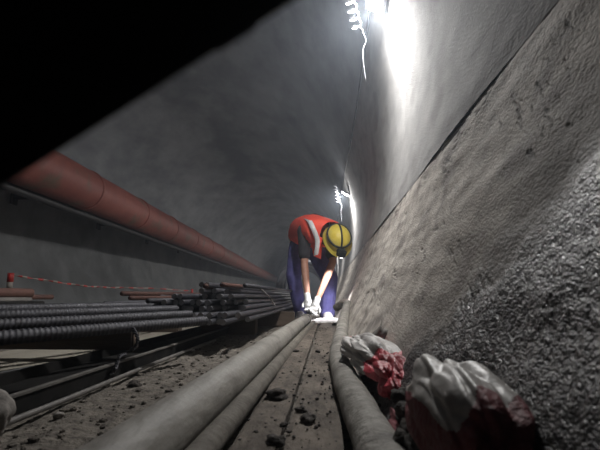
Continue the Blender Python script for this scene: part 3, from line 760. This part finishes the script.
# boots
def boot(A, yaw):
    T = Matrix.Translation((A.x, A.y, 0)) @ Matrix.Rotation(yaw, 4, 'Z')
    bm = BM(); secs = [(.09,.034,.05,.045),(.075,.040,.06,.055),(.03,.044,.066,.062),(-.03,.044,.062,.058),(-.09,.048,.048,.040),(-.14,.050,.042,.034),(-.175,.042,.036,.026),(-.195,.020,.030,.014)]
    rings = []
    for (y, w, zc, hh) in secs:
        rings.append([bm.verts.new(T @ Vector((w*math.cos(a_), y, max(.018, zc+hh*math.sin(a_))))) for a_ in [2*math.pi*k/18 for k in range(18)]])
    for i in range(len(rings)-1):
        for k in range(18): bm.faces.new((rings[i][k], rings[i][(k+1)%18], rings[i+1][(k+1)%18], rings[i+1][k]))
    bm.faces.new(rings[0]); bm.faces.new(rings[-1][::-1])
    tube(bm, [T @ Vector((0,.03,.06)), T @ Vector((0,.035,.20))], [.052,.055], 18)
    bmesh.ops.recalc_face_normals(bm, faces=bm.faces[:])
    b = obj('boot', bm, M['boot'], person)
    bm = BM(); ring = []
    for z in (.0,.020):
        ring.append([bm.verts.new(T @ Vector(((.049 if math.sin(a_) < 0 else .044)*math.cos(a_), -.05+.150*math.sin(a_), z))) for a_ in [2*math.pi*k/24 for k in range(24)]])
    for k in range(24): bm.faces.new((ring[0][k], ring[0][(k+1)%24], ring[1][(k+1)%24], ring[1][k]))
    bm.faces.new(ring[0][::-1]); bm.faces.new(ring[1]); bmesh.ops.recalc_face_normals(bm, faces=bm.faces[:])
    obj('sole', bm, M['sole'], b)
boot(rA, math.radians(5)); boot(lA, math.radians(4))
# face details
for s in (-1, 1):
    bm = BM(); q = bmesh.ops.create_icosphere(bm, subdivisions=2, radius=.012)
    for v in q['verts']: v.co = hp_(s*.030, .080, -.032)+v.co
    obj('eye', bm, M['eye'], person)
bm = BM(); q = bmesh.ops.create_icosphere(bm, subdivisions=2, radius=1)
for v in q['verts']: u = v.co.copy(); v.co = hp_(u.x*.024, .086+u.y*.008, -.082+u.z*.008)
obj('mouth', bm, M['lips'], person)
bm = BM(); q = bmesh.ops.create_icosphere(bm, subdivisions=3, radius=1)
for v in q['verts']: u = v.co.copy(); v.co = hp_(u.x*.081, -.02+u.y*.090, .0+u.z*.085)
obj('hair', bm, M['hair'], person)
# helmet
bm = BM(); nr_, na = 16, 48; rings = []
def dome(a_, t, off=0):
    ph = t*math.pi/2; ridge = .006*math.exp(-(math.sin(a_-math.pi/2 if False else a_)*0)**2)
    x = math.cos(a_)*(.120+off)*math.cos(ph); y = math.sin(a_)*(.142+off)*math.cos(ph)-.005; z = .005+(.125+off)*math.sin(ph)
    z += .007*math.exp(-(x/.018)**2)*math.sin(ph)
    return hp_(x, y, z)
for t in [k/nr_ for k in range(nr_)]: rings.append([bm.verts.new(dome(2*math.pi*k/na, t)) for k in range(na)])
top = bm.verts.new(dome(0, 1))
for i in range(nr_-1):
    for k in range(na): bm.faces.new((rings[i][k], rings[i][(k+1)%na], rings[i+1][(k+1)%na], rings[i+1][k]))
for k in range(na): bm.faces.new((rings[-1][k], rings[-1][(k+1)%na], top))
brim = []
for s in (0, 1):
    brim.append([bm.verts.new(hp_(math.cos(a_)*(.120+.020*s), math.sin(a_)*(.142+(.020+.035*max(0,math.sin(a_)))*s)-.005, .005-.010*s)) for a_ in [2*math.pi*k/na for k in range(na)]])
for k in range(na):
    bm.faces.new((brim[0][k], brim[1][k], brim[1][(k+1)%na], brim[0][(k+1)%na]))
bmesh.ops.remove_doubles(bm, verts=bm.verts[:], dist=1e-4)
bmesh.ops.recalc_face_normals(bm, faces=bm.faces[:])
hel = obj('helmet', bm, M['helmet'], person); md = hel.modifiers.new('t', 'SOLIDIFY'); md.thickness = .003; md.offset = -1
def helm_band(name, pts, wv, par, m):
    bm = BM(); tube(bm, pts, wv, 8); return obj(name, bm, m, par)
helm_band('headlamp_strap', [dome(2*math.pi*k/40, .30, .004) for k in range(41)], .011, hel, M['strap'])
helm_band('headlamp_strap', [dome(math.pi*.5, t/12, .004) for t in range(3, 13)]+[dome(math.pi*1.5, 1-t/12, .004) for t in range(1, 10)], .009, hel, M['strap'])
hl = hp_(0, .170, .040); ld = (at(322,318,4.30)-hl).normalized(); HB = ld.to_track_quat('-Z','Y').to_matrix(); bm = BM(); box(bm, hl, (.075,.065,.075), HB, .01); box(bm, hp_(0,.145,.045), (.08,.02,.03), HM, .004)
hlo = obj('headlamp', bm, M['strap'], hel, False)
bm = BM(); tube(bm, [hl+ld*.030, hl+ld*.041], .026, 16); obj('lens', bm, M['headlamp'], hlo)
add_light('SPOT', hl+ld*.055, at(325,318,4.22)-hl, 60, .015, (.97,.96,1), spot=76, blend=.7)

# ------------------------------------------------------------------ haze, world, camera
w = bpy.data.worlds.new('World'); SC.world = w; w.use_nodes = True; nt = w.node_tree
nt.nodes['Background'].inputs[0].default_value = (0,0,0,1); nt.nodes['Background'].inputs[1].default_value = 0
vol = nt.nodes.new('ShaderNodeVolumeScatter'); vol.inputs['Color'].default_value = (.76,.86,1,1); vol.inputs['Density'].default_value = .013; vol.inputs['Anisotropy'].default_value = .72
nt.links.new(vol.outputs[0], nt.nodes['World Output'].inputs['Volume'])
cd = bpy.data.cameras.new('Camera'); cam = bpy.data.objects.new('Camera', cd); COL.objects.link(cam); SC.camera = cam
cd.sensor_width = 36; cd.lens = F/600*36; cd.clip_start = .01; cd.clip_end = 200
m3 = Matrix((Rt, Up, -Fw)).transposed(); cam.matrix_world = Matrix.Translation(CAM) @ m3.to_4x4()
cd.dof.use_dof = True; cd.dof.focus_distance = 3.2; cd.dof.aperture_fstop = 10
vs_ = SC.view_settings; vs_.view_transform = 'Standard'; vs_.look = 'None'; vs_.gamma = 1; vs_.use_curve_mapping = False; vs_.exposure = -0.5
SC.cycles.use_denoising = True; SC.cycles.volume_bounces = 1; SC.cycles.max_bounces = 6
